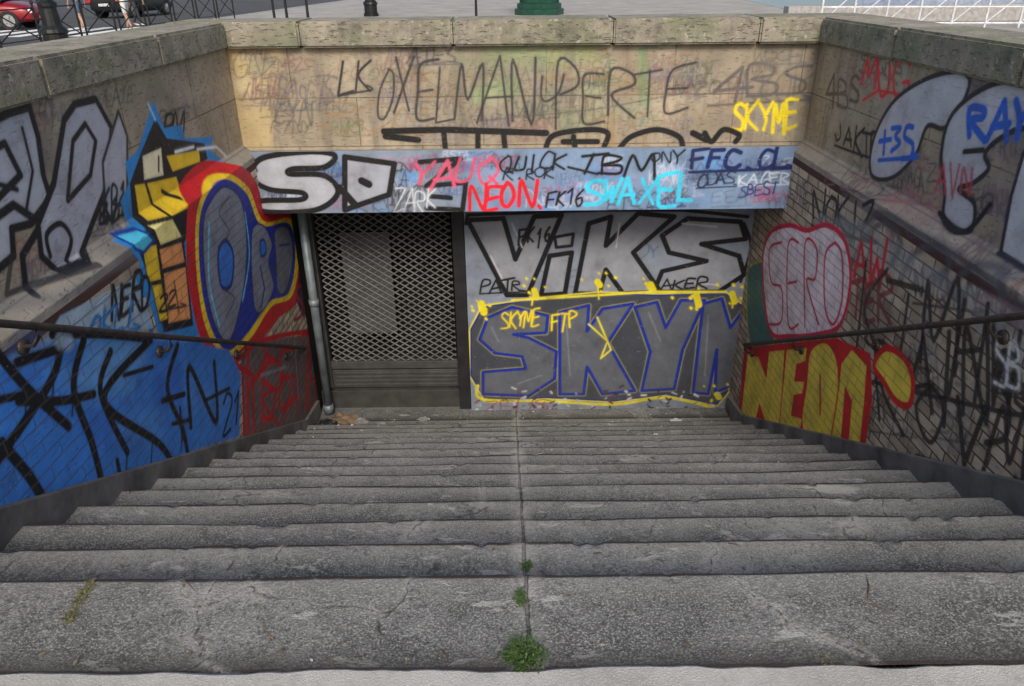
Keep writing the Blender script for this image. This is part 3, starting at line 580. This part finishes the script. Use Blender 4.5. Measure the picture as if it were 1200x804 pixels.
# ------------------------------------------------------------------ handrails
m_rail=simple('rusty_rail',(.07,.055,.05),.55,.5,.4,20)
def rail(name,pa,pb,xw):
    a=Vector(pa);b=Vector(pb); d=(b-a).normalized(); a2=a-d*1.2; mb=MB()
    s=1 if xw>0 else -1
    mb.tube([a2,a,a.lerp(b,.5),b,b+d*.03+Vector((s*.03,0,-.02)),b+d*.04+Vector((s*.09,0,-.03))],.016,12)
    L_=(b-a2).length; k=0.25
    while k<L_:
        p=a2+d*k; mb.tube([p,p+Vector((0,0,-.05)),p+Vector((s*.03,0,-.085)),Vector((xw,p.y,p.z-.09))],.009,8); 
        mb.tube([Vector((xw-s*.014,p.y,p.z-.09)),Vector((xw,p.y,p.z-.09))],.034,12); k+=1.15
    mb.out(name,[m_rail],None,True)
def onx(px,py,x): p=unp(px,py,0,x); return tuple(p)
rail('handrail',onx(0,379,-1.89),onx(358,408,-1.89),XLL); rail('handrail.001',onx(1200,370,2.11),onx(872,404,2.11),XRL)
# ------------------------------------------------------------------ weeds & litter
def leafmat(name,c):
    m,nt,b,o=mat(name); n=noi(nt,o,30,2); cc=mix(nt,n,c4(tuple(v*.5 for v in c)),c4(tuple(v*1.6 for v in c))); nt.links.new(cc,b.inputs['Base Color']); b.inputs['Roughness'].default_value=.6; return m
m_leaf=leafmat('weed_leaf',(.055,.10,.025)); m_dry=leafmat('dry_leaf',(.16,.11,.05)); m_moss=leafmat('dry_moss',(.13,.125,.06))
def tuft(name,x,y,rad,n,h,m=m_leaf,el=.6):
    z0=stz(y); mb=MB()
    for _ in range(n):
        a=random.uniform(0,6.28); r=rad*random.random()**.7*random.uniform(.7,1.3); bx,by=x+r*math.cos(a)*.6,y+r*math.sin(a)*el
        hh=h*random.uniform(.3,1)*(1-.5*min(1,r/rad)); ox,oy=math.cos(a)*rad*.6*random.random(),math.sin(a)*rad*.6*random.random()
        w=random.uniform(.0012,.003); t=random.uniform(0,3.14); wx,wy=w*math.cos(t),w*math.sin(t)
        tip=(bx+ox,by+oy,z0+hh); midp=(bx+ox*.4,by+oy*.4,z0+hh*.65)
        mb.add([(bx-wx*.4,by-wy*.4,z0),(bx+wx*.4,by+wy*.4,z0),(midp[0]+wx,midp[1]+wy,midp[2]),(midp[0]-wx,midp[1]-wy,midp[2]),tip],[(0,1,2,3),(3,2,4)])
        for k in range(3):
            t=random.random(); p=Vector((bx,by,z0)).lerp(Vector(tip),t); s=random.uniform(.002,.006); a2=random.uniform(0,6.28); e=Vector((math.cos(a2),math.sin(a2),random.uniform(-.3,.6)))*s*2; f_=Vector((-math.sin(a2),math.cos(a2),0))*s*.6
            mb.add([p,p+e*.5+f_,p+e,p+e*.5-f_],[(0,1,2,3)])
    mb.out(name,[m])
def gpt(px,py,z): p=unp(px,py,2,z); return p[0],p[1]
x,y=gpt(614,770,0); tuft('weed_tuft',x,y,.065,300,.045)
x,y=gpt(610,702,0); tuft('weed_tuft.001',x,y,.022,50,.015,el=1.2)
x,y=gpt(617,664,-R); tuft('weed_tuft.002',x,y,.028,50,.018)
x,y=gpt(98,696,0); tuft('weed_tuft.003',x,y,.028,110,.008,m_moss,1.5)
x,y=gpt(84,722,0); tuft('weed_tuft.004',x,y,.02,70,.006,m_moss,1.5)
x,y=gpt(30,796,.01); tuft('weed_tuft.005',x,y,.025,40,.014)
x,y=gpt(970,775,0); tuft('weed_tuft.006',x,y,.035,70,.005,m_moss,.5)
mb=MB(); m_pap=simple('paper_scrap',(.6,.6,.58),.8); m_blu=simple('blue_wrapper',(.08,.13,.4),.5)
for i in range(760):
    x=random.uniform(-1.9,2.1); y=random.uniform(1.4,6.4)
    if i%3: 
        k=math.ceil((y-Y0)/T); y=Y0+(k-1)*T+random.uniform(.01,.07) if y<Y0+(NST-1)*T else y
        y=max(y,1.35)
    if i>460: y=random.uniform(5.3,6.4)
    if i>640: x=-1.92+abs(random.gauss(0,.5))
    z=stz(y)+.004; s=random.uniform(.003,.012)*(1.6 if i>600 else 1); a=random.uniform(0,6.28); c,sn=math.cos(a)*s,math.sin(a)*s
    mb.add([(x+c,y+sn,z),(x-sn*.5,y+c*.5,z+random.uniform(0,.01)),(x-c,y-sn,z+.003),(x+sn*.5,y-c*.5,z+random.uniform(0,.006))],[(0,1,2,3)],random.choice([0,0,0,0,1,1] if i>460 else [0,0,0,0,0,1]))
mb.out('leaf_litter',[m_dry,m_pap])
m_twig=simple('twig',(.10,.07,.05),.9)
mb=MB()
for (px,py,l,a) in [(222,688,.07,-.7),(1015,690,.1,1.2),(1030,715,.08,-.6),(330,765,.03,.3),(520,770,.04,2),(270,664,.05,1.4),(700,650,.03,.2),(860,640,.04,-.4)]:
    z=0 if py>675 else -R; x,y=gpt(px,py,z); c,s=math.cos(a)*l/2,math.sin(a)*l/2; mb.tube([(x-c,y-s,z+.006),(x+.006,y-.004,z+.012),(x+c,y+s,z+.006)],[.002,.002,.001],6)
mb.out('twigs',[m_twig])
def crumple(name,x,y,z,r,m,seed=0,flat=.5):
    bm=bmesh.new(); bmesh.ops.create_icosphere(bm,subdivisions=3,radius=r); rn=random.Random(seed)
    ph=[rn.uniform(0,6) for _ in range(6)]
    for v_ in bm.verts:
        c=v_.co; k=1+.3*math.sin(c.x/r*5+ph[0])*math.cos(c.y/r*6+ph[1])+.2*math.sin(c.z/r*7+c.x/r*4+ph[2])+rn.uniform(-.08,.08); v_.co=Vector((c.x*k*1.3,c.y*k,max(c.z*k*flat,-r*.2)))
        v_.co+=Vector((x,y,z+r*.2))
    me=bpy.data.meshes.new(name); bm.to_mesh(me); bm.free(); newobj(name,me,None,[m])
crumple('rubbish_heap',-1.68,6.25,ZF,.10,simple('brown_rag',(.20,.14,.09),.9),1); crumple('rubbish_heap.001',-1.82,6.2,ZF,.07,simple('black_bag',(.02,.02,.022),.4),2); crumple('rubbish_heap.002',-1.52,6.22,ZF,.06,simple('grey_rag',(.25,.25,.25),.9),3)
x,y=gpt(452,506,-11*R); crumple('drink_can_scrap',x,y,stz(y),.02,m_blu,4); crumple('paper_litter',x+.06,y,stz(y),.02,m_pap,5,.3); crumple('paper_litter.001',1.62,6.2,ZF,.04,m_pap,6,.2)
for k,(a,b_,r_) in enumerate([(-1.3,6.2,.03),(-1.05,6.0,.02),(-.9,6.28,.035),(.9,6.1,.018),(-1.5,5.7,.018),(1.2,5.2,.015)]): crumple('paper_litter.%03d'%(k+2),a,b_,stz(b_),r_,m_pap if k%2 else bpy.data.materials['grey_rag'],10+k,.25)
# ------------------------------------------------------------------ background street
m_iron=simple('black_iron',(.02,.022,.022),.45,.5); m_green=simple('green_iron',(.015,.07,.045),.4,.3)
def lamp(name,x,y):
    mb=MB(); mb.lathe((x,y,0),[(.30,0),(.30,.12),(.26,.14),(.26,.42),(.30,.45),(.28,.52),(.20,.60),(.17,.95),(.20,1.0),(.20,1.06),(.13,1.12),(.10,1.3),(.085,3),(.06,7.4)],16)
    mb.lathe((x,y,7.3),[(.06,0),(.16,.1),(.24,.5),(.26,.52),(.12,.75),(.02,.85)],12,1); mb.tube([(x-.5,y,6.9),(x+.5,y,6.9)],.02)
    mb.out(name,[m_iron,simple('lamp_glass',(.6,.6,.55),.2)])
lamp('street_lamp',-10.3,18.2); lamp('street_lamp.001',-5.6,33)
def xbar(name,x,y,ang,l=1.5):
    mb=MB(); M=Matrix.Translation((x,y,0))@Matrix.Rotation(ang,4,'Z')
    P=lambda a,z: M@Vector((a,0,z))
    for a in (0,l): mb.tube([P(a,0),P(a,.98)],.028,8); mb.lathe(tuple(P(a,.98)),[(.02,0),(.045,.03),(.04,.07),(.005,.1)],8)
    mb.tube([P(0,.9),P(l,.9)],.018,6); mb.tube([P(0,.2),P(l,.9)],.016,6); mb.tube([P(0,.9),P(l,.2)],.016,6); mb.tube([P(0,.2),P(l,.2)],.014,6)
    mb.out(name,[m_iron])
for k in range(9):
    y=16.6+k*1.75; xbar('street_barrier'+('' if k==0 else '.%03d'%k),kx(y)+.7,y,math.pi/2-.06)
def bollard(name,x,y):
    mb=MB(); mb.lathe((x,y,0),[(.09,0),(.09,.08),(.05,.12),(.04,.95),(.06,.98),(.065,1.05),(.03,1.12)],12); mb.out(name,[m_iron])
for k,(x,y) in enumerate([(-7.4,27),(-6.6,26.6),(-8.4,29),(-1.2,30)]): bollard('bollard'+('' if k==0 else '.%03d'%k),x,y)
mb=MB(); mb.lathe((1.25,33,0),[(1.0,0),(1.0,.22),(.9,.25),(.9,.42),(.74,.46),(.74,.62),(.66,.66),(.66,3.2),(.85,3.3),(.9,3.45),(.6,3.7),(.4,4.1),(.05,4.5)],8)
for k in range(8):
    a=k*math.pi/4; mb.tube([(1.25+.76*math.cos(a),33+.76*math.sin(a),.4),(1.25+.7*math.cos(a),33+.7*math.sin(a),3.2)],.05,6)
mb.out('advertising_column',[m_green])
m_wm=simple('white_metal',(.62,.64,.68),.5,.1); mb=MB()
for k in range(24):
    x=9.3+k*.9; y=24-.15*k; mb.tube([(x,y,0),(x,y,1.05)],.03,6); mb.tube([(x,y,.12),(x+.9,y-.15,1.0)],.016,6)
for z in (.12,.55,1.05): mb.tube([(9.3,24,z),(30.9,20.4,z)],.025,6)
mb.out('quay_railing',[m_wm])
mb=MB(); mb.box(9,45,26,26.5,0,.5); mb.out('quay_wall',[m_kerb],bevel=.02)
m_w,nt,b,o=mat('river'); b.inputs['Base Color'].default_value=(.16,.2,.24,1); b.inputs['Roughness'].default_value=.15; bump(nt,b,noi(nt,o,1.5,5),.05)
mesh('water',[(11,26.6,.006),(59,26.6,.006),(59,85,.006),(18,85,.006)],[(0,1,2,3)],m_w)
mb=MB(); prf=[(13,31),(14.5,29.4),(28,28.4),(36,29),(38,31),(36,33),(28,33.6),(14.5,33)]
v=[(a,b_,.0) for a,b_ in prf]+[(a+(.6 if a<15 else 0),b_,.9) for a,b_ in prf]; mb.add(v,[(i,(i+1)%8,8+(i+1)%8,8+i) for i in range(8)]+[tuple(8+i for i in range(8))],0)
mb.box(17,32,29.6,32.4,.9,2.1,1); 
for k in range(8): mb.box(17.5+k*1.8,18.7+k*1.8,29.58,29.6,1.2,1.8,2)
mb.out('river_barge',[simple('barge_hull',(.25,.3,.4),.5),m_wm,m_void],bevel=.03)
# ------------------------------------------------------------------ car
def car(name,x,y,ang,col):
    E=empty(name); body=simple('car_paint',col,.25,.2,.05); gl=simple('car_glass',(.02,.022,.025),.08); ty=simple('tyre',(.018,.018,.018),.9); hub=simple('hub',(.4,.4,.42),.35,.8); rl=simple('tail_light',(.5,.02,.02),.3); hl=simple('head_light',(.7,.7,.7),.2); pl=simple('plate',(.6,.6,.6),.5)
    secs=[(-2.05,.70,.35,.62,.82),(-1.98,.80,.26,.68,.98),(-1.6,.86,.22,.72,1.04),(-.8,.88,.20,.72,.98),(.4,.88,.20,.72,.97),(1.1,.87,.20,.70,.95),(1.7,.84,.22,.66,.84),(2.02,.74,.28,.58,.72),(2.1,.62,.36,.52,.62)]
    v=[];f=[]
    for (a,w,zl,zm,zt) in secs:
        v+=[(a,-w*.92,zl),(a,-w,zl+.12),(a,-w,zm),(a,-w*.9,zt),(a,0,zt+.03),(a,w*.9,zt),(a,w,zm),(a,w,zl+.12),(a,w*.92,zl)]
    for i in range(len(secs)-1):
        for k in range(8): f.append((i*9+k,i*9+k+1,(i+1)*9+k+1,(i+1)*9+k))
        f.append((i*9+8,i*9,(i+1)*9,(i+1)*9+8))
    f.append(tuple(range(8,-1,-1))); f.append(tuple((len(secs)-1)*9+k for k in range(9)))
    o=mesh('body',v,f,body,E,True); b_=o.modifiers.new('s','SUBSURF'); b_.levels=2; b_.render_levels=2
    cs=[(-1.75,.70,1.0,1.02),(-1.45,.68,1.0,1.38),(-.6,.66,.97,1.48),(.3,.66,.96,1.46),(.75,.70,.95,1.2),(1.15,.74,.93,.97)]
    v=[];f=[]
    for (a,w,zb,zt) in cs: v+=[(a,-w*1.12,zb),(a,-w*.9,zt),(a,0,zt+.02),(a,w*.9,zt),(a,w*1.12,zb)]
    for i in range(5):
        for k in range(4): f.append((i*5+k,i*5+k+1,(i+1)*5+k+1,(i+1)*5+k))
    o=mesh('cabin',v,f,[gl,body],E,True,[1 if (k%4 in (1,2) and 0<k//4<4) else 0 for k in range(len(f))])
    mb=MB()
    for wx in (-1.3,1.28):
        for s in (-1,1):
            for r,yy,m in ((.32,.80,0),(.2,.885,1)):
                mb.tube([(wx,s*(yy-.2 if m==0 else yy-.03),.32),(wx,s*(yy+.08 if m==0 else yy),.32)],r,24,m)
            for q in range(5):
                a=q*1.256; mb.tube([(wx,s*.89,.32),(wx+.17*math.cos(a),s*.89,.32+.17*math.sin(a))],.02,5,1)
    mb.out('wheels',[ty,hub],E)
    mb=MB()
    for s in (-1,1): mb.box(-2.09,-1.97,s*.72-.1,s*.72+.1,.66,.9,0); mb.box(1.93,2.06,s*.62-.12,s*.62+.12,.55,.68,1); mb.box(.7,.9,s*.93-.07,s*.93+.07,.95,1.08,3)
    mb.box(-2.1,-2.06,-.26,.26,.5,.62,2); mb.box(2.08,2.12,-.26,.26,.36,.47,2); mb.out('lights_and_plates',[rl,hl,pl,body],E,bevel=.02)
    E.location=(x,y,-.14); E.rotation_euler=(0,0,ang)
car('parked_car',-19.2,29.5,math.radians(8),(.25,.012,.02)); car('parked_car.001',-17.5,38,math.radians(80),(.02,.022,.026))
# ------------------------------------------------------------------ pedestrians
def person(name,x,y,ang,stride,top,short,skin,hair,z0=0,longp=False):
    E=empty(name); me=bpy.data.meshes.new('body'); v=[];e=[];r=[]
    def a(p,rad,par=None):
        v.append(p); r.append(rad); 
        if par is not None: e.append((par,len(v)-1))
        return len(v)-1
    pel=a((0,0,.94),.15); w=a((0,0,1.12),.125,pel); ch=a((0,.01,1.32),.15,w); nk=a((0,0,1.47),.06,ch); hd0=a((0,.01,1.56),.065,nk); hd1=a((0,.01,1.66),.085,hd0)
    for s in (-1,1):
        d=stride*s; hip=a((s*.09,0,.86),.10,pel); kn=a((s*.10,d*.45+.03,.49),.058,hip); cf=a((s*.10,d*.7,.34),.054,kn); an=a((s*.10,d*1.0-(.06 if d<0 else 0),.09),.036,cf); a((s*.105,d+.06,.045),.036,an); a((s*.11,d+.17,.03),.028,len(v)-1)
        sh=a((s*.19,0,1.40),.058,ch); el=a((s*.25,-d*.3,1.13),.042,sh); wr=a((s*.26,-d*.55+.06,.90),.026,el); pm=a((s*.26,-d*.6+.08,.83),.028,wr)
        for q in range(4): f1=a((s*(.255),-d*.6+.055+q*.018,.77),.009,pm); a((s*.25,-d*.6+.06+q*.018,.735-.006*abs(q-1.5)),.007,f1)
        a((s*.235,-d*.6+.115,.80),.010,pm)
    me.from_pydata(v,e,[]); me.update(); o=newobj('body',me,E); mo=o.modifiers.new('sk','SKIN')
    for i_,sv in enumerate(me.skin_vertices[0].data): sv.radius=(r[i_],r[i_]); sv.use_root=(i_==0)
    ss=o.modifiers.new('ss','SUBSURF'); ss.levels=2; ss.render_levels=2
    dg=bpy.context.evaluated_depsgraph_get(); dg.update(); m2=bpy.data.meshes.new_from_object(o.evaluated_get(dg)); o.modifiers.clear(); o.data=m2
    for mm in (skin,short,top,simple('shoe',(.5,.5,.5),.7)): m2.materials.append(mm)
    lo=.12 if longp else .58
    for p in m2.polygons:
        c=p.center; zz=c.z; p.use_smooth=True
        arm=abs(c.x)>.215
        p.material_index= 3 if zz<.085 else 0 if zz<lo else (0 if (arm and zz<1.18) else 1 if zz<1.0 else 2 if zz<1.45 else 0)
    bm=bmesh.new(); bmesh.ops.create_uvsphere(bm,u_segments=16,v_segments=12,radius=.108)
    for q in bm.verts: q.co=Vector((q.co.x*.92,q.co.y*1.02-.018,q.co.z*1.05+1.69))
    bmesh.ops.delete(bm,geom=[q for q in bm.verts if q.co.y>.055 and q.co.z<1.72],context='VERTS')
    hm=bpy.data.meshes.new('hair'); bm.to_mesh(hm); bm.free(); newobj('hair',hm,E,[hair])
    mb=MB()
    for s in (-1,1): mb.lathe((s*.033,.092,1.665),[(.001,-.008),(.009,0),(.001,.008)],8,0)
    mb.tube([(0,.09,1.67),(0,.115,1.635)],[.008,.013],8,1); mb.tube([(-.025,.092,1.60),(0,.098,1.598),(.025,.092,1.60)],.006,6,2); 
    for s in (-1,1): mb.lathe((s*.092,.0,1.645),[(.006,-.03),(.016,0),(.006,.03)],8,1)
    mb.out('face',[simple('eye',(.03,.02,.02),.3),skin,simple('lip',(.3,.1,.09),.5)],E)
    E.location=(x,y,z0); E.rotation_euler=(0,0,ang)
sk1=simple('skin',(.42,.26,.19),.6,0,.05); sk2=simple('skin_tan',(.3,.18,.12),.6,0,.05); den=simple('denim',(.08,.11,.18),.8); wht=simple('white_shirt',(.6,.6,.58),.8); blk=simple('black_cloth',(.03,.03,.035),.8); hr=simple('brown_hair',(.05,.03,.02),.7)
person('pedestrian',-14.9,28.2,math.radians(70),.16,wht,den,sk1,hr,-.14); person('pedestrian.001',-13.2,28.0,math.radians(80),.12,blk,wht,sk1,hr,-.14)
person('pedestrian.002',-14.0,30.5,math.radians(-100),.2,den,blk,sk2,hr,-.14,True)
# ------------------------------------------------------------------ light
SUN_EL=38; AZ=176
w=bpy.data.worlds.new("World"); sc.world=w; w.use_nodes=True; nt=w.node_tree; bg=nt.nodes['Background']
sky=nt.nodes.new('ShaderNodeTexSky'); sky.sky_type='NISHITA'; sky.sun_disc=False; sky.sun_elevation=math.radians(SUN_EL); sky.sun_rotation=math.radians(AZ); sky.air_density=1; sky.dust_density=3; sky.ozone_density=.6
nt.links.new(sky.outputs[0],bg.inputs[0]); bg.inputs[1].default_value=.15
ld=bpy.data.lights.new('sun','SUN'); ld.energy=2.5; ld.angle=math.radians(18); ld.color=(1,.93,.82); lo=bpy.data.objects.new('sun',ld); sc.collection.objects.link(lo)
el,az=math.radians(SUN_EL),math.radians(AZ); dirv=Vector((math.sin(az)*math.cos(el),math.cos(az)*math.cos(el),math.sin(el))); lo.rotation_euler=dirv.to_track_quat('Z','Y').to_euler()
# ------------------------------------------------------------------ camera
cd=bpy.data.cameras.new('camera'); cam=bpy.data.objects.new('camera',cd); sc.collection.objects.link(cam); cd.sensor_width=36; cd.lens=FPX/1200*36; cd.clip_end=1500; cd.clip_start=.05
cam.matrix_world=Matrix.Translation(Vector(CP))@Matrix([list(r_) for r_ in RC]).to_4x4()
sc.camera=cam; sc.view_settings.view_transform='Standard'; sc.view_settings.look='None'; sc.view_settings.exposure=0
